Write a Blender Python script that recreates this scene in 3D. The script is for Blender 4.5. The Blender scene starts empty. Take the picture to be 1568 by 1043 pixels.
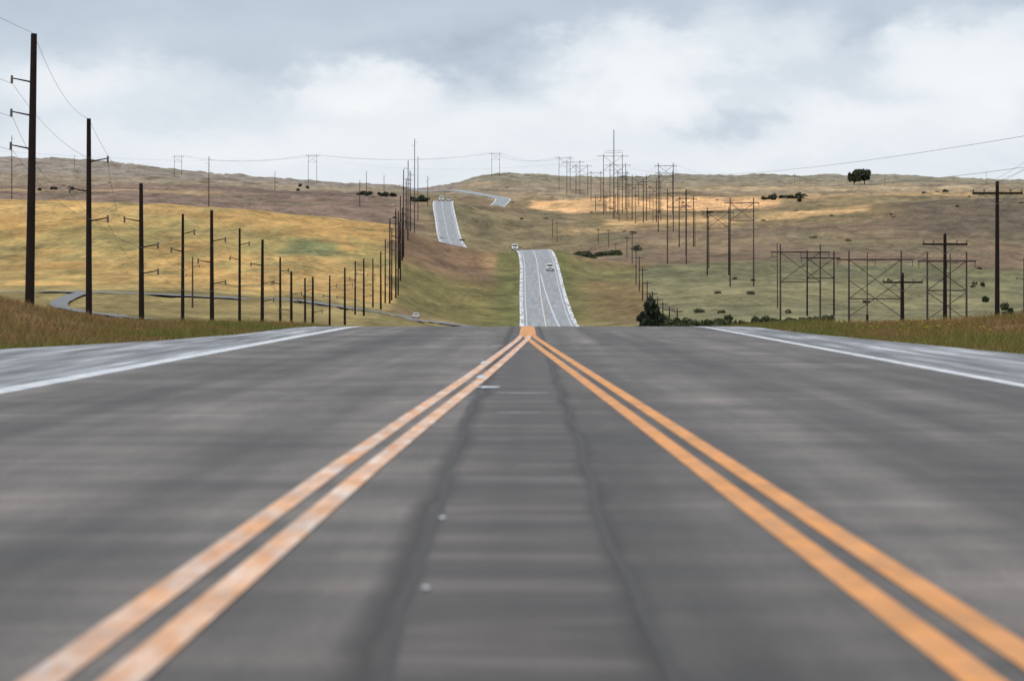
import bpy, bmesh, math, random
import numpy as np
random.seed(4); rng=np.random.default_rng(7)
F=4355.0; CX=808.0; HY=451.0; CH=1.45
scene=bpy.context.scene
COL=scene.collection
# ------------------------------------------------------------------ helpers
def sstep(a,b,x):
    t=np.clip((x-a)/(b-a),0,1); return t*t*(3-2*t)
def hash2(ix,iy,s):
    v=np.sin(ix*127.1+iy*311.7+s*74.7)*43758.5453
    return v-np.floor(v)
def vnoise(x,y,s=0):
    ix=np.floor(x);iy=np.floor(y);fx=x-ix;fy=y-iy
    fx=fx*fx*(3-2*fx);fy=fy*fy*(3-2*fy)
    a=hash2(ix,iy,s);b=hash2(ix+1,iy,s);c=hash2(ix,iy+1,s);d=hash2(ix+1,iy+1,s)
    return (a*(1-fx)+b*fx)*(1-fy)+(c*(1-fx)+d*fx)*fy
def fbm(x,y,s=0,o=4):
    r=0;a=.5;t=0
    for k in range(o):
        r=r+a*vnoise(x,y,s+k*3.1);t+=a;a*=.5;x=x*2.03+5.2;y=y*2.03+1.7
    return r/t
def pchip(xk,yk,x):
    h=np.diff(xk);dl=np.diff(yk)/h
    m=np.zeros(len(xk));m[0]=dl[0];m[-1]=dl[-1]
    for i in range(1,len(xk)-1):
        if dl[i-1]*dl[i]>0: m[i]=2*dl[i-1]*dl[i]/(dl[i-1]+dl[i])
    x=np.clip(x,xk[0],xk[-1])
    i=np.clip(np.searchsorted(xk,x)-1,0,len(xk)-2)
    t=(x-xk[i])/h[i]
    return ((2*t**3-3*t**2+1)*yk[i]+(t**3-2*t**2+t)*h[i]*m[i]+(-2*t**3+3*t**2)*yk[i+1]+(t**3-t**2)*h[i]*m[i+1])
# ------------------------------------------------------------------ terrain survey table (bearing columns, distance rows)
PX=np.array([-400,0,150,300,450,560,610,650,700,760,808,850,900,980,1100,1250,1400,1568,1970],float)
T={
200:[500,505,512,520,525,527,527,527,527,527,527,527,527,527,527,525,518,507,500],
350:[500,505,515,530,545,555,560,565,565,565,565,565,560,550,540,530,520,512,510],
500:[485,488,492,497,508,520,530,540,545,550,550,550,540,525,512,508,505,503,500],
620:[462,465,470,475,482,490,498,505,515,525,530,528,515,505,500,497,495,493,492],
720:[445,446,448,450,455,468,478,490,500,512,514,512,502,495,488,487,487,486,485],
810:[428,430,432,434,440,452,462,476,487,497,499,499,492,482,475,475,477,478,478],
1000:[375,380,380,382,390,402,412,430,445,455,454,452,455,455,448,448,455,460,460],
1200:[320,328,330,335,348,360,368,385,402,412,410,408,420,425,420,420,425,432,432],
1350:[303,309,311,318,330,341,346,362,375,384,383,383,392,402,400,400,402,410,410],
1500:[308,314,316,322,335,350,357,373,388,396,397,396,395,392,388,388,388,395,395],
1700:[325,325,328,332,345,358,364,376,388,396,396,394,388,380,375,372,370,375,375],
1850:[318,318,320,322,335,345,351,366,374,382,384,382,378,370,362,358,352,352,350],
2100:[300,302,304,308,318,325,328,338,343,355,358,358,356,352,348,340,330,325,322],
2350:[292,294,295,298,305,309,311,309,309,326,335,337,338,338,334,325,312,305,302],
2600:[290,292,292,293,298,303,306,312,312,317,322,324,325,326,322,316,308,303,300],
2800:[287,289,289,290,296,302,305,314,319,321,319,316,315,316,312,308,302,299,297],
3000:[284,285,285,286,292,297,299,303,306,306,306,307,306,305,302,300,297,295,293],
3600:[270,272,275,280,286,290,292,296,291,290,290,290,291,290,288,288,288,286,285],
4500:[245,250,258,272,280,285,287,290,284,277,275,277,280,280,278,278,279,280,280],
5500:[236,241,249,264,277,283,285,289,280,267,267,270,272,272,268,270,271,278,278],
7000:[242,248,255,268,280,286,288,290,284,274,274,275,276,276,274,275,276,281,281],
12000:[270,272,275,282,290,292,293,294,292,290,290,290,290,290,290,290,290,292,292],
30000:[330]*19}
DS=np.array(sorted(T));TAB=np.array([T[d] for d in DS],float)
# main road centre line
RCd=np.array([-60,150,400,810,1000,1200,1330,1400,1550,1850,2100,2350,2600,2800,3000,3300,3600,4200,5000,9000],float)
RCx=np.array([0,0,3,6.0,5.4,5.0,3.0,-5,-24,-49,-60,-69,-60,-38,-26,-62,-97,-170,-200,-400],float)
def road_x(d): return pchip(RCd,RCx,np.asarray(d,float))
def hwL(d): return np.interp(d,[-60,70,89,103,140,300,700],[14.8,14.8,11.6,10.5,10.0,9,8.2])
def hwR(d): return np.interp(d,[-60,70,105,140,300,700],[12.2,12.0,10.4,10.0,9,8.2])
def base_h(X,d):
    X=np.asarray(X,float);d=np.asarray(d,float)
    dd=np.maximum(d,100.)
    px=np.clip(CX+X*F/dd,PX[0],PX[-1]); ld=np.log(np.clip(dd,200,30000))
    cols=np.stack([pchip(np.log(DS.astype(float)),TAB[:,c],ld) for c in range(len(PX))])
    i=np.clip(np.searchsorted(PX,px)-1,0,len(PX)-2)
    cf=cols.reshape(len(PX),-1);pf=px.reshape(-1);jf=i.reshape(-1);k=np.arange(pf.size)
    p0=cf[np.maximum(jf-1,0),k];p1=cf[jf,k];p2=cf[jf+1,k];p3=cf[np.minimum(jf+2,len(PX)-1),k]
    x0=PX[np.maximum(jf-1,0)];x1=PX[jf];x2=PX[jf+1];x3=PX[np.minimum(jf+2,len(PX)-1)]
    h=x2-x1;t=(pf-x1)/h
    m1=(p2-p0)/(x2-x0)*h;m2=(p3-p1)/np.maximum(x3-x1,1)*h
    y=(2*t**3-3*t**2+1)*p1+(t**3-2*t**2+t)*m1+(-2*t**3+3*t**2)*p2+(t**3-t**2)*m2
    y=y.reshape(px.shape)
    zt=CH+(HY-y)*dd/F
    zn=-0.00032*np.maximum(d-120,0)**2
    und=fbm(X*.12,d*.05,3)
    fade=1-sstep(106,135,d)
    zn=zn+fade*(1.85*sstep(14.0,24,-X)*(.8+.4*und)+1.0*sstep(13,24,X)*(.7+.6*und))
    w=sstep(150,215,d)
    return zn*(1-w)+zt*w
SIDE=[(-400,716),(-200,715),(0,713),(150,706),(300,699),(450,694),(560,672),(650,715),(720,748),(815,790)]
LOOP=[(130,706),(110,680),(95,650),(90,620),(110,590),(160,560),(230,530)]
def topath(pts,n):
    p=np.array([((a-CX)*b/F,b) for a,b in pts]); s=np.r_[0,np.cumsum(np.hypot(*np.diff(p,axis=0).T))]
    q=np.linspace(0,s[-1],n); return np.c_[pchip(s,p[:,0],q),pchip(s,p[:,1],q)]
side=topath(SIDE,260); loop=topath(LOOP,120)
def pathdist(X,d,P):
    out=np.full(X.shape,1e3)
    m=(d>P[:,1].min()-30)&(d<P[:,1].max()+30)
    xs=X[m];ds=d[m];best=np.full(xs.shape,1e6)
    for a,b in P: best=np.minimum(best,(xs-a)**2+(ds-b)**2)
    out[m]=np.sqrt(best);return out
def ground_h(X,d,carve=True):
    X=np.atleast_1d(np.asarray(X,float));d=np.atleast_1d(np.asarray(d,float))
    z=base_h(X,d)
    rx=road_x(d);off=X-rx
    edge=np.where(off<0,-off-hwL(d),off-hwR(d))
    far=sstep(300,900,d)
    rel=(fbm(X/90,d/140,1,5)-.5)*d/F*12*far+(fbm(X/22,d/35,9,4)-.5)*d/F*5.5*far
    g=np.abs(fbm(X/60+3,d/160,21,4)-.5)*2
    rel=rel-(1-sstep(0,.16,g))*d/F*3.5*far
    near=1-sstep(150,220,d)
    rel=rel+(fbm(X/1.6,d/3,71,3)-.5)*.22*near*sstep(.5,3,edge)
    z=z+rel*np.where(d<220,1,sstep(0,25,edge))
    if carve:
        bed=(1-sstep(-1.2,-.1,edge))
        z=z-bed*np.interp(d,[0,200,800],[.25,.4,1.0])
        z=z-.03*(1-sstep(0,.5,edge))*(1-far)
    return z
# ------------------------------------------------------------------ node helpers
def newmat(name):
    m=bpy.data.materials.new(name);m.use_nodes=True
    nt=m.node_tree;b=nt.nodes['Principled BSDF'];return m,nt,b
def N(nt,t,**k):
    n=nt.nodes.new(t)
    for a,v in k.items():
        if a in('operation','blend_type','data_type','noise_dimensions','attribute_name','sky_type'): setattr(n,a,v)
        else: n.inputs[a].default_value=v
    return n
def mixc(nt,fac,a,b,mode='MIX'):
    n=nt.nodes.new('ShaderNodeMix');n.data_type='RGBA';n.blend_type=mode
    for idx,v in((0,fac),(6,a),(7,b)):
        if hasattr(v,'is_linked'): nt.links.new(v,n.inputs[idx])
        else: n.inputs[idx].default_value=v if idx==0 else (*v,1) if len(v)==3 else v
    return n.outputs[2]
def mth(nt,op,a,b=None,c=None):
    n=nt.nodes.new('ShaderNodeMath');n.operation=op
    for i,v in enumerate((a,b,c)):
        if v is None: continue
        if hasattr(v,'is_linked'): nt.links.new(v,n.inputs[i])
        else: n.inputs[i].default_value=v
    return n.outputs[0]
def ramp(nt,fac,stops):
    n=nt.nodes.new('ShaderNodeValToRGB');cr=n.color_ramp
    while len(cr.elements)<len(stops): cr.elements.new(.5)
    for e,(p,c) in zip(cr.elements,stops):
        e.position=p;e.color=(*c,1) if len(c)==3 else c
    nt.links.new(fac,n.inputs[0]);return n.outputs[0]
def noise(nt,scale,detail=5,sc=(1,1,1),rough=.55,vec=None):
    if vec is None:
        vec=nt.nodes.new('ShaderNodeNewGeometry').outputs['Position']
    mp=nt.nodes.new('ShaderNodeMapping');mp.inputs['Scale'].default_value=sc
    nt.links.new(vec,mp.inputs[0])
    n=nt.nodes.new('ShaderNodeTexNoise');n.inputs['Scale'].default_value=scale
    n.inputs['Detail'].default_value=detail;n.inputs['Roughness'].default_value=rough
    nt.links.new(mp.outputs[0],n.inputs[0]);return n.outputs[0]
def simple(name,c,rough=.7,var=.25,scale=3,metal=0):
    m,nt,b=newmat(name)
    n=noise(nt,scale,3)
    col=mixc(nt,n,tuple(x*(1-var) for x in c),tuple(x*(1+var) for x in c))
    nt.links.new(col,b.inputs['Base Color']);b.inputs['Roughness'].default_value=rough;b.inputs['Metallic'].default_value=metal
    return m
def mkmesh(name,V,Fc,mat,smooth=False,col=None):
    me=bpy.data.meshes.new(name)
    V=np.asarray(V,np.float32);Fc=np.asarray(Fc,np.int32)
    me.vertices.add(len(V));me.vertices.foreach_set('co',V.ravel())
    k=Fc.shape[1];me.loops.add(Fc.size);me.loops.foreach_set('vertex_index',Fc.ravel())
    me.polygons.add(len(Fc));me.polygons.foreach_set('loop_start',np.arange(0,Fc.size,k,dtype=np.int32))
    me.polygons.foreach_set('loop_total',np.full(len(Fc),k,np.int32))
    if smooth: me.polygons.foreach_set('use_smooth',np.ones(len(Fc),bool))
    me.update(calc_edges=True)
    if col is not None:
        a=me.color_attributes.new('Col','FLOAT_COLOR','POINT')
        c4=np.ones((len(V),4),np.float32);c4[:,:3]=col;a.data.foreach_set('color',c4.ravel())
    me.materials.append(mat)
    o=bpy.data.objects.new(name,me);COL.objects.link(o);return o
def grid_faces(r,c):
    i=np.arange((r-1)*(c-1));a=(i//(c-1))*c+i%(c-1)
    return np.c_[a,a+1,a+c+1,a+c]
def lin(r,g,b):
    f=lambda v:(v/255/12.92 if v<=10 else ((v/255+.055)/1.055)**2.4)
    return np.array([f(r),f(g),f(b)])
# ------------------------------------------------------------------ ground
K=np.array([1.10,1.03,1.0])
def field_col(X,d):
    px=CX+X*F/np.maximum(d,60)
    n1=fbm(X/40,d/60,31,4);n2=fbm(X/140,d/260,41,4);n3=fbm(X/7,d/22,51,4);n4=fbm(X/25,d/90,57,4)
    C=np.zeros(X.shape+(3,))
    def put(c,w):
        nonlocal C
        C=C*(1-w[...,None])+lin(*c)*w[...,None]
    wob=(n1-.5)
    P=px+wob*50*np.clip(900/np.maximum(d,1),.3,1);D=d*(1+wob*.06)
    def box(p0,p1,d0,d1,ps=8,dsf=.02):
        return sstep(p0-ps,p0+ps,P)*(1-sstep(p1-ps,p1+ps,P))*sstep(d0*(1-dsf),d0*(1+dsf),D)*(1-sstep(d1*(1-dsf),d1*(1+dsf),D))
    put((132,118,88),np.ones(X.shape))
    # valley grass
    put((126,118,80),box(-9999,9999,150,720))
    put((148,134,90),box(-9999,560,560,690)*.7)
    # golden hill
    put((188,158,102),box(-9999,603,722,1420,5,.012))
    put((200,168,110),box(-9999,603,1180,1420,5,.03)*.5)
    put((146,138,90),box(-9999,600,722,1420)*sstep(.50,.64,n2)*.65)
    put((174,140,86),box(-9999,600,722,1420)*sstep(.52,.62,n4)*.55)
    put((136,130,86),box(-9999,600,722,1420)*sstep(.55,.65,fbm(X/14,d/22,83,5))*.65)
    put((116,124,86),box(440,515,1010,1090,14,.03)*.9)
    put((150,142,96),box(-9999,600,722,770)*.6)
    # centre slope
    put((118,112,72),box(603,795,760,1130,5))
    put((124,103,82),box(603,800,1080,1420,5,.06))
    put((158,133,98),box(740,800,1180,1330,10,.02)*.8)
    put((108,112,68),box(765,800,780,1350,6)*.8)
    # right of road
    put((132,116,82),box(870,990,780,1400,8))
    put((116,112,76),box(880,990,950,1400,20)*sstep(.45,.6,n1))
    put((108,112,68),box(845,875,780,1400,4)*.9)
    put((124,124,94),box(990,9999,690,1330,10,.03))
    put((138,134,100),box(990,9999,900,1050,10,.05)*.6)
    put((190,166,120),box(1130,1560,655,700,20,.012)*.8)
    put((110,114,84),box(990,9999,1150,1300,10,.03)*.5)
    put((126,110,92),box(860,9999,1330,2100,20,.04))
    put((136,124,96),box(930,9999,1650,1850,20,.04)*.6)
    # mid band
    put((133,120,95),box(603,9999,1700,3100)*(px<900))
    put((126,120,90),box(690,960,1850,2300,20,.03)*.6)
    put((204,172,124),box(930,1330,2230,2420,10,.02)*.9)
    put((186,158,118),box(860,1120,2100,2200,20,.02)*.5)
    put((106,96,82),box(1380,9999,1750,2700,45,.05))
    put((150,137,106),box(1150,1600,2620,2800,20,.02)*.6)
    put((228,186,136),box(815,1195,2640,3060,8,.012))
    put((184,158,120),box(1195,9999,2850,3200,20,.02)*.7)
    # left far
    put((132,115,103),box(-9999,640,1900,3300,12))
    put((188,164,124),box(-9999,330,2350,2560,30,.02)*.6)
    put((97,89,84),box(330,560,2600,3100,40,.04)*.6)
    put((150,139,120),box(-9999,9999,3200,4300,20,.05))  # far ground and ridges: distance haze painted in as paler, cooler tints
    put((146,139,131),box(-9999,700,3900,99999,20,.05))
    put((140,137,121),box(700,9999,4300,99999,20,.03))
    put((196,175,138),box(1000,1500,3350,3700,40,.02)*.6)
    put((178,159,127),box(700,1568,3000,5000,30,.02)*sstep(.54,.64,fbm(X/120,d/200,87,3))*.5)
    put((102,104,80),np.ones(X.shape)*sstep(.56,.70,fbm(X/60,d/160,77,5))*.45*sstep(700,1500,d))
    put((100,89,75),np.ones(X.shape)*sstep(.58,.72,fbm(X/30+9,d/70,79,5))*.5*sstep(1300,1800,d))
    # near verges
    nv=1-sstep(170,230,d)
    e=np.where(X<0,-X-hwL(d),X-hwR(d))
    put((126,102,72),nv)
    put((104,104,62),nv*sstep(.5,.62,fbm(X/2.5,d/6,65,3))*.7)
    put((112,114,62),nv*(1-sstep(1.0,4.5,e))*.9)
    off=np.abs(X-road_x(d))
    put((106,110,68),(1-sstep(9,26,off))*sstep(600,800,d)*.55*(d<1500))
    mult=(.60+.80*n3)*(.8+.4*n1)
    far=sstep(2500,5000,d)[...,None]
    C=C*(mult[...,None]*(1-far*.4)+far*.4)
    return C*K
rows=600;cols=860
q=np.linspace(math.log(30),math.log(30000),rows);dv=np.exp(q)-60
dv=np.r_[-29.9,dv[1:]]
tt=np.linspace(-.42,.42,cols)
Dg,Tg=np.meshgrid(dv,tt,indexing='ij');Xg=Tg*(Dg+62)
Zg=ground_h(Xg,Dg).reshape(Xg.shape)
sd=pathdist(Xg,Dg,side);ldist=pathdist(Xg,Dg,loop)
Zg-=.5*(1-sstep(3.2,5,sd))+.4*(1-sstep(2,3.4,ldist))
m,nt,b=newmat('prairie_grass')
at=N(nt,'ShaderNodeAttribute',attribute_name='Col')
n1=noise(nt,.35,5,(1,.4,1),.75);n2=noise(nt,.05,5,(1,.35,1),.7)
v=mth(nt,'ADD',mth(nt,'MULTIPLY',n1,.75),mth(nt,'MULTIPLY',n2,.65))
g=ramp(nt,v,[(.52,(.50,.49,.47)),(.70,(1,1,1)),(.88,(1.5,1.46,1.38))])
c=mixc(nt,1.0,at.outputs['Color'],g,'MULTIPLY')
nt.links.new(c,b.inputs['Base Color']);b.inputs['Roughness'].default_value=.95;b.inputs['Specular IOR Level'].default_value=.1
bp=nt.nodes.new('ShaderNodeBump');bp.inputs['Distance'].default_value=2.0;bp.inputs['Strength'].default_value=.6
nt.links.new(v,bp.inputs['Height']);nt.links.new(bp.outputs[0],b.inputs['Normal'])
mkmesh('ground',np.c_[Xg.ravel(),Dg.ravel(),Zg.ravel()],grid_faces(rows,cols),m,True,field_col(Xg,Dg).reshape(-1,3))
# ------------------------------------------------------------------ road materials
def road_z(X,d): return base_h(X,d)
m,nt,b=newmat('asphalt')
pos=nt.nodes.new('ShaderNodeNewGeometry').outputs['Position']
sp=nt.nodes.new('ShaderNodeSeparateXYZ');nt.links.new(pos,sp.inputs[0])
X_=sp.outputs[0]
nb=noise(nt,1.0,4,(.22,1.1,1),.62);nb2=noise(nt,1.0,4,(.12,.20,1),.6);nf=noise(nt,22,3,(1,1,1),.8);nl=noise(nt,1.0,3,(.62,.008,1),.5);nm_=noise(nt,1.0,4,(1.3,.16,1),.65)
c=ramp(nt,nf,[(.3,(.074,.066,.060)),(.7,(.150,.136,.125))])
def mul(c,f,lo,a,hi,b_):
    return mixc(nt,1.0,c,ramp(nt,f,[(lo,(a,a,a)),(hi,(b_,b_*.99,b_*.985))]),'MULTIPLY')
c=mul(c,nb,.36,.68,.64,1.32);c=mul(c,nb2,.36,.76,.64,1.25);c=mul(c,nl,.38,.60,.62,1.38);c=mul(c,nm_,.36,.80,.64,1.22)
# brownish sealed joint strip between the turn lane seams
off=mth(nt,'ABSOLUTE',mth(nt,'ADD',X_,.10))
edge_n=mth(nt,'MULTIPLY',mth(nt,'SUBTRACT',nm_,.5),.4)
cen=mth(nt,'MULTIPLY',mth(nt,'SUBTRACT',.72,mth(nt,'ADD',off,edge_n)),5.0)
cen=mth(nt,'MINIMUM',mth(nt,'MAXIMUM',cen,0.0),.60)
c=mixc(nt,cen,c,ramp(nt,nb,[(.38,(.050,.039,.035)),(.50,(.078,.064,.058)),(.60,(.150,.132,.126))]))
# dark bleed beside each seam
for sx_,w_ in((-.66,6.5),(.5,8.0)):
    wob_=mth(nt,'MULTIPLY',mth(nt,'SUBTRACT',nb2,.5),.35)
    h_=mth(nt,'MULTIPLY',mth(nt,'ABSOLUTE',mth(nt,'ADD',mth(nt,'SUBTRACT',X_,sx_),wob_)),w_)
    h_=mth(nt,'MULTIPLY',mth(nt,'MAXIMUM',mth(nt,'SUBTRACT',1.0,h_),0.0),.85)
    c=mixc(nt,h_,c,(.026,.020,.018))
nt.links.new(c,b.inputs['Base Color'])
nt.links.new(mth(nt,'ADD',.42,mth(nt,'MULTIPLY',nb,.35)),b.inputs['Roughness'])
b.inputs['Specular IOR Level'].default_value=.25
asph=m
m,nt,b=newmat('shoulder_asphalt')
n1=noise(nt,1.0,6,(1.5,.06,1),.65)
c=ramp(nt,n1,[(.38,(.10,.10,.105)),(.50,(.21,.215,.23)),(.60,(.36,.37,.40)),(.68,(.66,.68,.71))])
nt.links.new(c,b.inputs['Base Color']);b.inputs['Roughness'].default_value=.6
shoulder=m
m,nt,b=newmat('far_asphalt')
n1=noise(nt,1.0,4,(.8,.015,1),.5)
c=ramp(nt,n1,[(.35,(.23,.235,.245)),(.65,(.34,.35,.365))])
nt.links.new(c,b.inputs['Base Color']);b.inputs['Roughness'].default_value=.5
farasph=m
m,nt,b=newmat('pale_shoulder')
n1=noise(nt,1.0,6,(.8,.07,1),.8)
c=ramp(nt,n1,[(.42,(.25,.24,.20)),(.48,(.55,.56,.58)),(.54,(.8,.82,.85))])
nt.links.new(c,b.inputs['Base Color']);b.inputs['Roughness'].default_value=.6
paleshoulder=m
def paint(name,c,wearcol,thr=.62):
    m,nt,b=newmat(name)
    n1=noise(nt,1.0,6,(5,.7,1),.7);n2=noise(nt,60,3);n3=noise(nt,1.0,4,(2.5,.9,1),.6)
    c2=ramp(nt,n1,[(thr-.16,c),(thr,tuple(a*.6+w*.4 for a,w in zip(c,wearcol))),(thr+.14,wearcol)])
    c2=mixc(nt,mth(nt,'MULTIPLY',n2,.25),c2,tuple(x*.35 for x in c))
    c2=mixc(nt,1.0,c2,ramp(nt,n3,[(.35,(.74,.78,.85)),(.6,(1.05,1.05,1.05))]),'MULTIPLY')
    nt.links.new(c2,b.inputs['Base Color']);b.inputs['Roughness'].default_value=.65;return m
yellow=paint('yellow_paint',(.88,.36,.09),(.58,.32,.17),.60)
yellowworn=paint('yellow_paint_worn',(.84,.38,.14),(.90,.76,.66),.50)
white=paint('white_paint',(.80,.82,.84),(.4,.41,.43),.6)
dull_yellow=simple('faded_yellow_paint',(.42,.33,.24),.7,.2,1)
tar=simple('tar_seal',(.030,.025,.023),.6,.3,2)
def strip(name,ds,xl,xr,dz,mat,n=2,wob=0):
    ds=np.asarray(ds,float);xl=np.asarray(xl)+0*ds;xr=np.asarray(xr)+0*ds
    t=np.linspace(0,1,n)
    X=xl[:,None]*(1-t)+xr[:,None]*t;D=np.repeat(ds[:,None],n,1)
    if wob: X=X+(fbm(D*.3,D*0+wob*7,int(wob*10),3)-.5)[...]*.16
    cx=road_x(D)
    Z=road_z(np.clip(X,cx-7,cx+7) if ds.max()>300 else np.clip(X,-9,9),D)+dz
    return mkmesh(name,np.c_[X.ravel(),D.ravel(),Z.ravel()],grid_faces(len(ds),n),mat,True)
dn=np.r_[np.arange(-28,130,1.0),np.arange(130,331,4.)]
cx=road_x(dn)
road=bpy.data.objects.new('road',None);COL.objects.link(road)
def P_(o,nm,par):
    o.name=nm;o.parent=par
P_(strip('p',dn,cx-8.15,cx+8.15,0,asph,9),'near_pavement',road)
P_(strip('p',dn,cx-hwL(dn),cx-8.15,0,shoulder,4),'left_shoulder',road)
P_(strip('p',dn,cx+8.15,cx+hwR(dn),0,shoulder,4),'right_shoulder',road)
P_(strip('p',dn,cx-8.12,cx-7.68,.004,white),'left_edge_line',road)
P_(strip('p',dn,cx+7.75,cx+8.05,.004,white),'right_edge_line',road)
LX=lambda d:np.interp(d,[-30,0,10.67,23.5,33,49,65,91,108],[-2.2,-1.83,-1.67,-1.46,-1.27,-.92,-.62,-.17,0])
RX=lambda d:np.interp(d,[-30,0,10.67,18,33,75,95,108],[2.2,1.98,1.86,1.70,1.40,.52,.12,0])
ds1=np.arange(-28,104,1.0)
for f,nm,mt in((LX,'left',yellowworn),(RX,'right',yellow)):
    for o,sfx in((-.15,'outer'),(.15,'inner')):
        P_(strip('p',ds1,f(ds1)+o-.085,f(ds1)+o+.085,.004+(.004 if nm=='left' else 0)+(.002 if sfx=='inner' else 0),mt),f'{nm}_{sfx}_yellow_line',road)
dc=np.arange(100,330,4.)
P_(strip('p',dc,-.30+road_x(dc),.30+road_x(dc),.012,yellow),'centre_yellow_line',road)
dsm=np.arange(-28,75,.5)
ls=np.interp(dsm,[-30,10,30,50,75],[-.50,-.52,-.72,-.82,-.6]);P_(strip('p',dsm,ls-.028,ls+.028,.003,tar,2,1.0),'left_tar_seam',road)
P_(strip('p',dsm,.475+0*dsm,.53+0*dsm,.003,tar,2,2.3),'right_tar_seam',road)
def disc(x,d,rx,ry,z,mat,nm):
    n=22;a=np.linspace(0,2*np.pi,n+1)[:-1];r=.7+.5*rng.random(n)
    me=bpy.data.meshes.new(nm);me.from_pydata([(x+rx*r[i]*math.cos(a[i]),d+ry*r[i]*math.sin(a[i]),z) for i in range(n)],[],[list(range(n))])
    me.materials.append(mat);o=bpy.data.objects.new(nm,me);COL.objects.link(o);o.parent=road
palep=simple('worn_pavement_patch',(.20,.195,.195),.7,.3,4)
for k,(px,py,rx,ry,mt) in enumerate([(677,795,.020,.09,white),(652,903,.020,.06,white),(736,578,.07,1.0,white),(748,594,.20,.4,white),(741,556,.07,1.3,white),(790,632,.30,.25,palep),(800,602,.42,.35,palep),(760,530,.2,2.0,palep)]):
    d=CH*F/(py-HY);disc((px-CX)*d/F,d,rx,ry,.014 if mt is white else .0025,mt,f'paint_spot_{k}')
# far road
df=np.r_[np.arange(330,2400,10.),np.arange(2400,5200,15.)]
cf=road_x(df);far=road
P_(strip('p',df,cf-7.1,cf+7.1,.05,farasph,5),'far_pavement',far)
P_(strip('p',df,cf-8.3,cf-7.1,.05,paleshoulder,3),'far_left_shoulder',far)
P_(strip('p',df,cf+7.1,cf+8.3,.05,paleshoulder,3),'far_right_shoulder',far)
dm=np.arange(700,2400,10.);cm=road_x(dm)
P_(strip('p',dm,cm-1.0,cm-.65,.12,white),'far_lane_line',far)
P_(strip('p',dm,cm-6.4,cm-6.1,.12,white),'far_left_edge_line',far)
P_(strip('p',dm,cm+6.1,cm+6.4,.12,white),'far_right_edge_line',far)
dm2=np.arange(760,1150,10.);cm2=road_x(dm2)
P_(strip('p',dm2,cm2+np.interp(dm2,[760,1150],[3.0,-.3]),cm2+np.interp(dm2,[760,1150],[3.5,.1]),.14,white),'far_taper_line',far)
P_(strip('p',dm2,cm2-.50,cm2-.25,.13,dull_yellow),'far_yellow_line',far)
# side road
m,nt,b=newmat('side_asphalt')
n1=noise(nt,.5,5);nt.links.new(ramp(nt,n1,[(.3,(.12,.12,.125)),(.7,(.21,.21,.22))]),b.inputs['Base Color']);b.inputs['Roughness'].default_value=.6
sideM=m
def pathstrip(name,P,hw,mat,dz=.0):
    t=np.gradient(P,axis=0);t/=np.linalg.norm(t,axis=1)[:,None];nrm=np.c_[-t[:,1],t[:,0]]
    A=P+nrm*hw;B=P-nrm*hw
    X=np.stack([A[:,0],P[:,0],B[:,0]],1);D=np.stack([A[:,1],P[:,1],B[:,1]],1)
    Z=ground_h(X.ravel(),D.ravel(),False).reshape(X.shape)+dz
    return mkmesh(name,np.c_[X.ravel(),D.ravel(),Z.ravel()],grid_faces(len(P),3)[:,::-1],mat,True)
pathstrip('side_road',side,3.2,sideM,.1)
pathstrip('farm_track',loop,2.0,sideM,.1)
# ------------------------------------------------------------------ generic part builders (one mesh)
class MB:
    def __init__(s): s.v=[];s.f=[];s.mi=[]
    def tube(s,a,b,r0,r1,n=8,mi=0):
        a=np.array(a,float);b=np.array(b,float);ax=b-a;L=np.linalg.norm(ax);ax/=L
        u=np.cross(ax,[0,0,1.]) if abs(ax[2])<.95 else np.cross(ax,[1.,0,0]);u/=np.linalg.norm(u);w=np.cross(ax,u)
        k=len(s.v)
        for P,r in((a,r0),(b,r1)):
            for i in range(n):
                t=2*math.pi*i/n;s.v.append(tuple(P+r*(math.cos(t)*u+math.sin(t)*w)))
        for i in range(n):
            j=(i+1)%n;s.f.append((k+i,k+j,k+n+j,k+n+i));s.mi.append(mi)
        s.f.append(tuple(k+n+i for i in range(n)));s.mi.append(mi)
        s.f.append(tuple(k+i for i in range(n))[::-1]);s.mi.append(mi)
    def box(s,c,h,mi=0):
        k=len(s.v)
        for z in(-1,1):
            for x,y in((-1,-1),(1,-1),(1,1),(-1,1)): s.v.append((c[0]+x*h[0],c[1]+y*h[1],c[2]+z*h[2]))
        for q in((0,3,2,1),(4,5,6,7),(0,1,5,4),(1,2,6,5),(2,3,7,6),(3,0,4,7)):
            s.f.append(tuple(k+i for i in q));s.mi.append(mi)
    def obj(s,name,mats,loc=(0,0,0),rot=0,smooth=False):
        me=bpy.data.meshes.new(name);me.from_pydata(s.v,[],s.f)
        for m in mats: me.materials.append(m)
        for p,i in zip(me.polygons,s.mi): p.material_index=i;p.use_smooth=smooth
        o=bpy.data.objects.new(name,me);o.location=loc;o.rotation_euler[2]=rot;COL.objects.link(o);return o
wood=simple('creosote_wood',(.020,.014,.012),.9,.4,1.5)
greywood=simple('weathered_wood',(.070,.056,.048),.9,.3,1.5)
steel=simple('galvanised_steel',(.09,.09,.095),.6,.2,2)
ceram=simple('insulator_ceramic',(.11,.08,.07),.35,.2,2)
wire=simple('wire_metal',(.13,.13,.14),.6,.1,1)
for m_ in (wood,greywood): m_.node_tree.nodes['Principled BSDF'].inputs['Specular IOR Level'].default_value=.15
def gz(x,d): return float(ground_h(x,d,False)[0])
def wxyz(px,d,y): return ((px-CX)*d/F,d,CH+(HY-y)*d/F)
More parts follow.
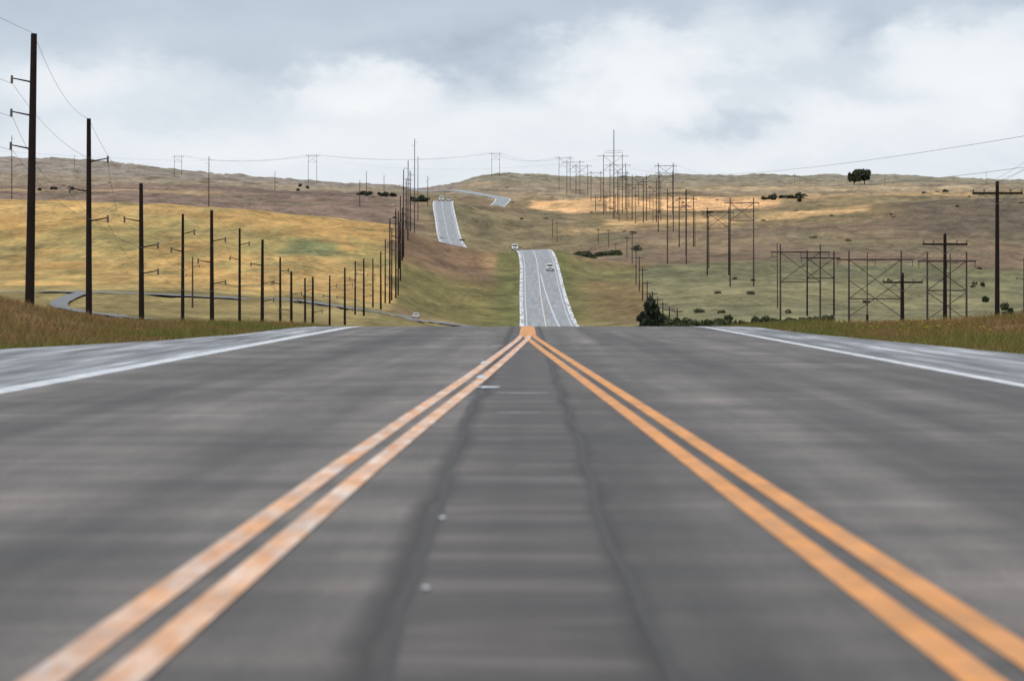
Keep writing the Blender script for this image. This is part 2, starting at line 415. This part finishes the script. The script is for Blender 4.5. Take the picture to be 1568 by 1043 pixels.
def wires(name,runs,r):
    cu=bpy.data.curves.new(name,'CURVE');cu.dimensions='3D';cu.bevel_depth=r;cu.bevel_resolution=0
    for a,b,sag in runs:
        s=cu.splines.new('POLY');n=20;s.points.add(n)
        for i in range(n+1):
            t=i/n;s.points[i].co=(a[0]+(b[0]-a[0])*t,a[1]+(b[1]-a[1])*t,a[2]+(b[2]-a[2])*t-sag*4*t*(1-t),1)
    cu.materials.append(wire);o=bpy.data.objects.new(name,cu);COL.objects.link(o);return o
# --- left line, davit arm poles
def davit_pole(px,d,ytop,sides,r=.24,mat=wood,arm=1.6,offs=(3.4,5.9,8.4),lean=None):
    x=(px-CX)*d/F;zt=CH+(HY-ytop)*d/F;z0=gz(x,d)-.4;H=zt-z0
    if lean is None: lean=rng.normal(0,.003)
    x0=x-math.sin(lean)*H
    b=MB();b.tube((0,0,0),(0,0,H),r,r*.62,10)
    tips=[(x,d,zt)]
    for s_,o in zip(sides,offs):
        if s_==0 or o>H-2: continue
        z=H-o;b.tube((0,0,z-.25),(s_*arm,0,z+.05),.075,.05,6,1)
        b.tube((s_*arm,0,z+.25),(s_*arm,0,z-.35),.09,.11,6,2)
        tips.append((x+s_*arm,d,z0+z-.35))
    o=b.obj('utility_pole',[mat,wood,ceram],(x0,d,z0));o.rotation_euler=(0,lean,0)
    return tips
left=[(52,52),(136,182),(216,281),(324,322),(402,367),(446,416),(479,424),(528,410),(557,396),(583,385),(597,335),(606,320),(613,300),(618,260),(625,246)]
tips=[]
for i,(px,yt) in enumerate(left):
    d=37.0*F/(CX-px)
    if px>=606: d={606:840,613:930,618:1080,625:1230}[px]
    if px==597:d=770
    tips.append(davit_pole(px,d,yt,(-1,-1,-1) if i==0 else ((1,-1,1) if i%2 else (-1,1,1)),.37 if i==0 else (.29 if d<420 else .26),lean=.016 if i==0 else None))
runs=[]
for a,b in zip(tips[:-1],tips[1:]):
    for p,q in zip(a,b): runs.append((p,q,1.3))
p0=tips[0]
for p in p0: runs.append(((p[0]-8,95,p[2]+8),p,1.5))
wires('power_line',runs,.014)
tips=[]
for px,yt in[(280,328),(367,350),(429,394),(467,426),(505,422),(544,400),(571,396),(590,366),(600,350),(610,322)]:
    d=min(39.0*F/(CX-px),900);tips.append(davit_pole(px,d,yt,(1,-1,0),.23,wood,1.3,(2,4,6)))
runs=[]
for a,b in zip(tips[:-1],tips[1:]):
    for p,q in zip(a,b): runs.append((p,q,.9))
wires('power_line',runs,.013)
for px,yt,d in[(295,394,640),(18,208,1750),(320,240,1700),(114,238,4300),(635,213,1700),(640,240,2100),(655,270,2250),(551,276,2200),(421,262,3300),(561,262,2900),(588,268,2900),(622,275,1300),(628,262,1350),(612,340,1000),(616,318,1060)]:
    davit_pole(px,d,yt,(1,-1,0),.22 if d<1000 else .32,greywood if px<600 or px>630 else wood,1.5,(2,4,6))
# --- right line, crossarm poles
def t_pole(px,d,ytop,armw=4.6,r=.2,drop=1.1,arms=1,mat=wood,name='utility_pole'):
    x=(px-CX)*d/F;zt=CH+(HY-ytop)*d/F;z0=gz(x,d)-.4;H=max(zt-z0,3)
    b=MB();b.tube((0,0,0),(0,0,H),r,r*.65,10);tp=[]
    for k in range(arms):
        z=H-drop-k*1.9;b.box((0,-.14,z),(armw/2,.07,.10))
        for s_ in(-1,1):
            b.tube((s_*armw*.3,-.2,z-.08),(0,-.16,z-1.0),.03,.03,5,1)
        for s_ in(-1,-.55,.55,1):
            xx=s_*armw*.48;b.tube((xx,-.14,z+.1),(xx,-.14,z+.38),.05,.07,6,2)
            tp.append((x+xx,d-.14,z0+z+.38))
    tp.append((x,d,zt))
    b.obj(name,[mat,steel,ceram],(x,d,z0));return tp
R=[(1527,260,278),(1447,293,358),(1382,326,418),(1328,360,482)]
tips=[t_pole(px,d,y,r=.24) for px,d,y in R]
runs=[]
for a,b in zip(tips[:-1],tips[1:]):
    for p,q in zip(a,b): runs.append((p,q,.7))
for p in tips[0]: runs.append((p,(p[0],200,p[2]+4.5),.8))
wires('power_line',runs,.012)
tips=[]
for px,yt,d in[(1037,478,760),(1025,470,780),(1015,462,800),(1007,455,820),(999,446,840),(991,430,900),(984,410,950),(979,392,1040),(974,378,1130),(968,356,1350),(960,362,1500),(943,372,1650),(932,352,1800),(916,350,1900),(853,340,1950),(846,336,2050)]:
    tips.append(t_pole(px,d,yt,3.0,.2,.8))
wires('power_line',[(p,q,.8) for a,b in zip(tips[:-1],tips[1:]) for p,q in zip(a,b)],.02)
# --- H-frame transmission structures
def h_frame(pxa,pxb,d,ytop,over=.35,r=.23,mat=greywood,brace=True,low=False):
    xa=(pxa-CX)*d/F;xb=(pxb-CX)*d/F;xm=(xa+xb)/2;g=(xb-xa)/2
    zt=CH+(HY-ytop)*d/F;z0=min(gz(xa,d),gz(xb,d))-.5;H=zt-z0
    b=MB()
    for s_ in(-1,1): b.tube((s_*g,0,0),(s_*g,0,H),r,r*.65,8)
    za=H-min(2.0,H*.12);aw=g*(1+over*1.6)
    b.box((0,-.3,za),(aw,.10,.16));b.box((0,.3,za),(aw,.10,.16))
    if brace:
        zb=za-2*g*.75
        b.tube((-g,.0,za),(g,0,zb),r*.35,r*.35,5);b.tube((g,.05,za),(-g,.05,zb),r*.35,r*.35,5)
        b.box((0,0,zb),(g,.08,.12))
    if low:
        zc=H*.12;b.tube((-g,0,zc),(g,0,zc+2*g*.7),r*.35,r*.35,5);b.tube((g,.05,zc),(-g,.05,zc+2*g*.7),r*.35,r*.35,5)
    tp=[]
    for s_ in(-1,0,1):
        x=s_*aw*.97;b.tube((x,0,za-.1),(x,0,za-1.4),.09,.09,5,1);tp.append((xm+x,d,z0+za-1.4))
    for s_ in(-1,1): tp.append((xm+s_*g,d,zt))
    b.obj('transmission_tower',[mat,ceram],(xm,d,z0));return tp
HF=[(1420,1480,560,386,1,1),(1300,1380,622,384,1,1),(1195,1256,700,374,1,0),(1118,1154,1050,303,1,0),(1022,1051,1350,290,1,0),(1008,1031,2050,250,1,0),(968,990,2400,268,1,0)]
tips=[h_frame(a,b,d,y,.3,.18+d/11000,greywood,bool(br),bool(lo)) for a,b,d,y,br,lo in HF]
wires('power_line',[(p,q,3.0) for a,b in zip(tips[:-1],tips[1:]) for p,q in zip(a,b)],.03)
tips=[h_frame(a,b,d,y,.3,.18+d/11000,wood) for a,b,d,y in[(1236,1277,760,384),(1083,1116,1180,318),(1040,1062,1700,300),(985,1005,2250,275),(946,960,2500,262)]]
wires('power_line',[(p,q,3.0) for a,b in zip(tips[:-1],tips[1:]) for p,q in zip(a,b)],.03)
ft=[h_frame(a,b,d,y,.4,.36,greywood) for a,b,d,y in[(924,953,2500,236),(934,958,2650,250),(1010,1030,2500,262),(905,920,2900,262),(868,888,3300,246),(882,900,3300,252),(856,873,3600,240),(753,765,4900,234),(472,485,4300,237),(267,278,4600,238),(963,978,2800,280),(995,1010,2700,285),(912,926,2600,300),(928,942,2600,298)]]
wires('power_line',[(p,q,10) for a,b in((ft[6],ft[7]),(ft[7],ft[8]),(ft[8],ft[9]),(ft[5],ft[6])) for p,q in zip(a[3:],b[3:])],.10)
t_pole(940,2450,199,16,.5,18,2,greywood,'power_mast')
wires('power_line',[(wxyz(925,2500,246),wxyz(1900,420,150),12),(wxyz(1031,2050,250),wxyz(1900,430,205),12),(wxyz(1051,1350,291),wxyz(1750,520,250),9),
   (wxyz(485,4300,240),wxyz(925,2500,244),14),(wxyz(-200,1900,214),wxyz(485,4300,240),10)],.045)
for px,yt,d in[(1085,332,1250),(1190,372,850),(1328,387,700),(1455,388,600),(1568,395,560),(1236,388,900),(1050,292,1500),(1064,318,1700),(948,282,2300),(960,282,2350),(973,285,2300),(1000,290,2250),(1012,278,2300),(1217,265,4000),(1355,266,4000),(1510,262,4000)]:
    davit_pole(px,d,yt,(1,-1,0),.18 if d<1000 else .26,greywood,1.4,(2,4,6))
# ------------------------------------------------------------------ foliage
def leafmat(name,dark,light):
    m,nt,b=newmat(name);at=N(nt,'ShaderNodeAttribute',attribute_name='Col')
    c=mixc(nt,at.outputs['Fac'],dark,light);nt.links.new(c,b.inputs['Base Color']);b.inputs['Roughness'].default_value=.8;b.inputs['Specular IOR Level'].default_value=.2
    return m
leafM=leafmat('foliage',(.024,.032,.018),(.10,.12,.055))
darkM=leafmat('dark_foliage',(.020,.028,.020),(.065,.082,.050))
sageM=leafmat('sage_foliage',(.07,.075,.045),(.19,.18,.11))
def leaves(name,blobs,leaf,per,mat):
    V=[];C=[]
    for (x,y,z,rx,ry,rz) in blobs:
        nsub=7
        for s in range(nsub):
            u=rng.normal(size=3);u/=np.linalg.norm(u);rr=rng.random()**.5*.75
            c=np.array([x+u[0]*rr*rx,y+u[1]*rr*ry,z+u[2]*rr*rz]);tone=rng.random()
            m_=per//nsub
            q=rng.normal(size=(m_,3));q/=np.linalg.norm(q,axis=1)[:,None];q*=(rng.random(m_)**.4)[:,None]*.5
            p=c+q*[rx,ry,rz]
            a=rng.normal(size=(m_,3))*leaf*.6;b_=rng.normal(size=(m_,3))*leaf*.6
            V.append(np.stack([p-a,p+b_,p+a,p-b_],1).reshape(-1,3))
            t=np.clip(.25+.35*tone+.45*q[:,2]+rng.normal(size=m_)*.12,0,1);C.append(np.repeat(t,4))
    V=np.concatenate(V);C=np.concatenate(C);Fc=np.arange(len(V)).reshape(-1,4)
    return mkmesh(name,V,Fc,mat,False,np.repeat(C[:,None],3,1))
def bush_blobs(items,sq=.75):
    out=[]
    for px,d,w,h in items:
        x=(px-CX)*d/F;z=gz(x,d);out.append((x,d,z+h*.38,w/2,w/2,h*.5))
    return out
def tree(name,px,d,w,h,mat,trunk=.3,leaf=.5,nb=9,per=500):
    x=(px-CX)*d/F;z=gz(x,d)-.2;e=bpy.data.objects.new(name,None);e.location=(0,0,0);COL.objects.link(e)
    b=MB();b.tube((x,d,z),(x,d,z+h*.5),w*.035+.08,w*.02+.04,8);bl=[]
    for i in range(nb):
        a=rng.random()*6.28;r=w*.32*rng.random()**.5;hh=h*(trunk+(1-trunk)*(.2+.65*rng.random()))
        c=(x+r*math.cos(a),d+r*math.sin(a),z+hh);bl.append((*c,w*.24*(.7+.6*rng.random()),w*.24,h*.17*(.7+.6*rng.random())))
        b.tube((x,d,z+h*trunk*.8),c,w*.015+.03,.02,5)
    o=b.obj('trunk',[wood]);o.parent=e;l=leaves('crown',bl,leaf,per,mat);l.parent=e
for px,d,w,h in[(993,480,3.4,8.6),(1001,490,2.8,7.0),(984,470,2.6,6.0),(1010,500,3,5.0)]:
    tree('juniper_tree',px,d,w,h,darkM,.1,.28,9,420)
tree('cottonwood_tree',1308,4000,21,23,leafM,.24,1.2,16,240)
tree('cottonwood_tree',1324,4010,21,23,leafM,.24,1.2,16,240)
it=[(1086,2500,7,5),(1090,2500,5,4)]
for i in range(70):
    it.append((rng.uniform(1000,1275),rng.uniform(540,660),rng.uniform(2,5),rng.uniform(1.0,2.8)))
for i in range(8): it.append((rng.uniform(1500,1640),rng.uniform(700,1200),rng.uniform(2,5),rng.uniform(1.5,3.0)))
for i in range(5): it.append((rng.uniform(860,1160),rng.uniform(1500,1750),rng.uniform(5,12),rng.uniform(2,4)))
for i in range(34): it.append((rng.uniform(870,950),rng.uniform(1600,1720),rng.uniform(4,8),rng.uniform(1.6,3.2)))
leaves('shrubs',bush_blobs(it),.45,220,leafM)
it=[]
for i in range(50):
    it.append((rng.uniform(0,1568),rng.uniform(1500,3200),rng.uniform(3,7),rng.uniform(.8,1.5)))
for i in range(12): it.append((rng.uniform(1000,1568),rng.uniform(700,1350),rng.uniform(1.5,3),rng.uniform(.6,1.1)))
leaves('sagebrush',bush_blobs(it),.5,120,sageM)
it=[]
for a,b_,d,n,w in[(545,610,2850,14,6.5),(455,475,3400,3,7),(630,650,2400,6,8),(1168,1232,2950,20,6),(1395,1452,3050,4,5),(60,120,2500,3,4)]:
    for i in range(n): it.append((rng.uniform(a,b_),d*(1+rng.normal()*.02),w*rng.uniform(.6,1.5),w*rng.uniform(.4,.8)))
leaves('distant_trees',bush_blobs(it),1.1,140,darkM)
# verge grass
m,nt,b=newmat('grass_blades');at=N(nt,'ShaderNodeAttribute',attribute_name='Col')
nt.links.new(at.outputs['Color'],b.inputs['Base Color']);b.inputs['Roughness'].default_value=.85;b.inputs['Specular IOR Level'].default_value=.15
def grass(name,n,sgn):
    d=rng.uniform(45,150,n);e=rng.random(n)**1.3*16;X=np.where(sgn<0,-(hwL(d)+.1+e),hwR(d)+.1+e)
    keep=(fbm(X/1.5,d/2.5,61,3)+rng.random(n)*.35)>.5
    d=d[keep];X=X[keep];e=e[keep];n=len(d)
    z=ground_h(X,d,False);h=rng.uniform(.08,.30,n)*(.3+1.4*fbm(X/2,d/3,63,3))*np.clip(.4+e*.4,0,1.1);w=rng.uniform(.010,.024,n)
    lx=rng.normal(size=n)*h*.5;a=rng.random(n)*3.14
    ca=np.cos(a)*w;sa=np.sin(a)*w
    V=np.stack([np.c_[X-ca,d-sa,z-.03],np.c_[X+ca,d+sa,z-.03],np.c_[X+lx,d+lx*.4,z+h]],1).reshape(-1,3)
    t=np.clip(fbm(X/2.5,d/6,65,3)*1.9-.45+rng.normal(size=n)*.15+sstep(1.5,6,e)*.5-.2,0,1)[:,None]
    c=lin(114,116,60)*(1-t)+lin(146,114,78)*t;c=c*rng.uniform(.6,1.3,(n,1))
    return mkmesh(name,V,np.arange(3*n).reshape(-1,3),m,False,np.repeat(c,3,0))
grass('verge_grass',100000,-1);grass('verge_grass',100000,1)
fm=simple('yellow_petals',(.7,.55,.05),.6,.1,5)
b=MB()
for i in range(36):
    d=rng.uniform(92,112);x=hwR(d)+rng.uniform(2.5,5.0);z=gz(x,d)+rng.uniform(.1,.3)
    b.tube((x,d,z-.3),(x,d,z),.008,.006,4,1);b.tube((x,d,z),(x,d,z+.05),.02,.05,6,0)
b.obj('wildflowers',[fm,leafM])
# ------------------------------------------------------------------ vehicles
glass=simple('dark_glass',(.02,.024,.03),.1,.1,1);rub=simple('tyre_rubber',(.02,.02,.02),.8,.1,4)
lamp=simple('lamp_lens',(.85,.85,.8),.2,.05,1);chrome=simple('chrome',(.5,.5,.52),.25,.05,1,.8)
def prof(b,pts,hwid,mi,taper=None):
    k=len(b.v);n=len(pts)
    for s_ in(-1,1):
        for (y,z) in pts:
            w=hwid if taper is None else hwid*taper(z)
            b.v.append((s_*w,y,z))
    for i in range(n):
        j=(i+1)%n;b.f.append((k+i,k+j,k+n+j,k+n+i));b.mi.append(mi)
    b.f.append(tuple(range(k,k+n))[::-1]);b.mi.append(mi);b.f.append(tuple(range(k+n,k+2*n)));b.mi.append(mi)
def vehicle(kind,color,px,d,xoff=None,facing=1,s=1.0,lift=0):
    paintm=simple(kind+'_paint',color,.3,.05,1)
    if px is None: x=float(road_x(d))+xoff
    else: x=(px-CX)*d/F
    z=float(road_z(np.array([x]),np.array([float(d)]))[0])+.08+lift
    e=bpy.data.objects.new(kind,None);e.location=(x,d,z);COL.objects.link(e);e.scale=(s,s,s)
    if facing<0: e.rotation_euler[2]=math.pi
    b=MB()
    H=1.9 if kind!='car' else 1.48;L=2.7 if kind!='car' else 2.25;bl=1.05 if kind!='car' else .85
    prof(b,[(-L,.35),(L,.35),(L,bl),(L-.1,bl+.05),(-L+1.3,bl+.05),(-L+.15,bl-.1),(-L,bl-.25)],.98,0)
    back=L-.2 if kind=='suv' else (L-.7 if kind=='car' else .6)
    prof(b,[(-L+1.3,bl+.05),(back,bl+.05),(back-.35,H),(-L+2.0,H)],.9,0,lambda z_:1 if z_<bl+.2 else .86)
    if kind=='pickup_truck':
        for s_ in(-1,1): b.box((s_*.93,1.6,1.25),(.05,1.05,.14))
    o=b.obj('body',[paintm]);o.parent=e
    bv=o.modifiers.new('b','BEVEL');bv.width=.06;bv.segments=2
    g=MB()
    g.v+= [(-.8,-L+1.27,bl+.12),(.8,-L+1.27,bl+.12),(.7,-L+1.93,H-.1),(-.7,-L+1.93,H-.1)];g.f.append((0,1,2,3));g.mi.append(0)
    for s_ in(-1,1):
        k=len(g.v);g.v+=[(s_*.91,-L+1.6,bl+.14),(s_*.91,back-.2,bl+.14),(s_*.80,back-.45,H-.12),(s_*.80,-L+2.05,H-.12)];g.f.append((k,k+1,k+2,k+3));g.mi.append(0)
    k=len(g.v);g.v+=[(-.78,back+.01,bl+.15),(.78,back+.01,bl+.15),(.7,back-.3,H-.1),(-.7,back-.3,H-.1)];g.f.append((k,k+1,k+2,k+3));g.mi.append(0)
    o=g.obj('windows',[glass]);o.parent=e
    w=MB()
    for s_ in(-1,1):
        for y in(-L+.9,L-.95):
            w.tube((s_*.72,y,.36),(s_*1.0,y,.36),.37,.37,16);w.tube((s_*1.0,y,.36),(s_*1.01,y,.36),.2,.18,10,1)
    o=w.obj('wheels',[rub,chrome]);o.parent=e
    l=MB()
    for s_ in(-1,1):
        l.box((s_*.75,-L-.0,bl-.32),(.17,.03,.08),0);l.box((s_*.85,L+.0,bl-.15),(.08,.03,.15),2)
    l.box((0,-L-.01,bl-.38),(.5,.02,.12),1);l.box((0,-L-.04,.42),(.95,.06,.1),3)
    o=l.obj('lights_and_bumper',[lamp,glass,simple('tail_lamp',(.3,.02,.02),.3,.1,1),chrome]);o.parent=e
vehicle('pickup_truck',(.85,.85,.85),788.5,1355,None,1,1.55)
vehicle('suv',(.8,.8,.8),842,1165,None,1,1.4)
vehicle('car',(.6,.6,.6),676,1905,None,1,1.2)
vehicle('pickup_truck',(.85,.85,.83),676,2330,None,1,2.0)
vehicle('suv',(.6,.6,.6),687,2330,None,-1,1.6)
vehicle('car',(.55,.56,.58),637,712,None,1,.85)
# ------------------------------------------------------------------ world sky
w=bpy.data.worlds.new('World');scene.world=w;w.use_nodes=True;nt=w.node_tree
bg=nt.nodes['Background']
tc=nt.nodes.new('ShaderNodeTexCoord');sp=nt.nodes.new('ShaderNodeSeparateXYZ');nt.links.new(tc.outputs['Generated'],sp.inputs[0])
u=mth(nt,'MULTIPLY',mth(nt,'ARCTAN2',sp.outputs[0],sp.outputs[1]),4.355)
v=mth(nt,'MULTIPLY',mth(nt,'ARCSINE',sp.outputs[2]),4.355)
cb=nt.nodes.new('ShaderNodeCombineXYZ');nt.links.new(u,cb.inputs[0]);nt.links.new(v,cb.inputs[1])
def wn(scale,sc,detail=8,off=(0,0,0),rough=.5,color=False):
    mp=nt.nodes.new('ShaderNodeMapping');mp.inputs['Scale'].default_value=sc;mp.inputs['Location'].default_value=off
    nt.links.new(cb.outputs[0],mp.inputs[0]);n=nt.nodes.new('ShaderNodeTexNoise');n.inputs['Scale'].default_value=scale
    n.inputs['Detail'].default_value=detail;n.inputs['Roughness'].default_value=rough;nt.links.new(mp.outputs[0],n.inputs[0])
    return n.outputs[1] if color else n.outputs[0]
sc_=nt.nodes.new('ShaderNodeSeparateColor');nt.links.new(wn(6,(1,1.6,1),6,(0,0,0),.58,True),sc_.inputs[0])
du=mth(nt,'MULTIPLY',mth(nt,'SUBTRACT',sc_.outputs[0],.5),.32)
dvv=mth(nt,'MULTIPLY',mth(nt,'SUBTRACT',sc_.outputs[1],.5),.16)
uu=mth(nt,'ADD',u,du);vv=mth(nt,'ADD',v,dvv)
B=mth(nt,'ADD',.76,mth(nt,'MULTIPLY',mth(nt,'SUBTRACT',mth(nt,'MINIMUM',vv,.5),.18),-1.35))
for (bx,by,sx,sy,a,pw) in[(545,130,125,46,.36,2),(790,180,300,46,.22,1),(985,100,130,75,.40,2),(1290,190,230,45,.28,1),(1500,100,160,85,.38,2),(120,120,140,42,.32,1),(300,215,380,30,.16,1),(1170,45,130,50,.26,1),
    (715,72,120,30,-.24,1),(1125,185,75,26,-.34,1),(1370,40,130,26,-.2,1),(320,95,130,28,-.10,1),(1390,150,70,22,-.14,1),(900,238,600,14,.08,1)]:
    ex=mth(nt,'POWER',mth(nt,'DIVIDE',mth(nt,'SUBTRACT',uu,(bx-808)/1000),sx/1000),2.0)
    ey=mth(nt,'POWER',mth(nt,'DIVIDE',mth(nt,'SUBTRACT',vv,(451-by)/1000),sy/1000),2.0)
    r2=mth(nt,'ADD',ex,ey)
    if pw==2: r2=mth(nt,'MULTIPLY',r2,r2)
    g=mth(nt,'EXPONENT',mth(nt,'MULTIPLY',r2,-1.0))
    B=mth(nt,'ADD',B,mth(nt,'MULTIPLY',g,a))
B=mth(nt,'ADD',B,mth(nt,'MULTIPLY',mth(nt,'SUBTRACT',wn(3,(1,2.2,1),6,(2,9,0),.6),.5),.34))
cc=ramp(nt,B,[(0,(.35,.41,.50)),(.25,(.44,.515,.61)),(.5,(.59,.67,.76)),(.75,(.80,.85,.91)),(1,(.94,.96,.98))])
sky=N(nt,'ShaderNodeTexSky',sky_type='NISHITA');sky.sun_disc=False;sky.sun_elevation=math.radians(48);sky.sun_rotation=math.radians(215)
skys=nt.nodes.new('ShaderNodeVectorMath');skys.operation='SCALE';skys.inputs[3].default_value=.09;nt.links.new(sky.outputs[0],skys.inputs[0])
# overcast deck is brighter overhead than along the horizon
up=mth(nt,'MINIMUM',mth(nt,'MAXIMUM',mth(nt,'SUBTRACT',sp.outputs[2],.15),0.0),.6)
cc=mixc(nt,up,cc,(1.35,1.35,1.35))
fin=mixc(nt,.93,skys.outputs[0],cc)
nt.links.new(fin,bg.inputs[0]);bg.inputs[1].default_value=1.0
sl=bpy.data.lights.new('sun','SUN');sl.energy=.9;sl.angle=math.radians(20);sl.color=(1,.94,.85)
so=bpy.data.objects.new('sun',sl);COL.objects.link(so);so.rotation_euler=(math.radians(42),0,math.radians(-35))
# ------------------------------------------------------------------ camera
cam=bpy.data.cameras.new('camera');co=bpy.data.objects.new('camera',cam);COL.objects.link(co)
co.location=(0,0,CH);co.rotation_euler=(math.pi/2,0,0)
cam.sensor_width=36;cam.lens=36*F/1568;cam.shift_x=-(808-784)/1568;cam.shift_y=-(521.5-451)/1568
cam.clip_start=.1;cam.clip_end=60000
cam.dof.use_dof=True;cam.dof.focus_distance=500;cam.dof.aperture_fstop=2.4
scene.camera=co
scene.view_settings.view_transform='Standard';scene.view_settings.look='None';scene.view_settings.exposure=0
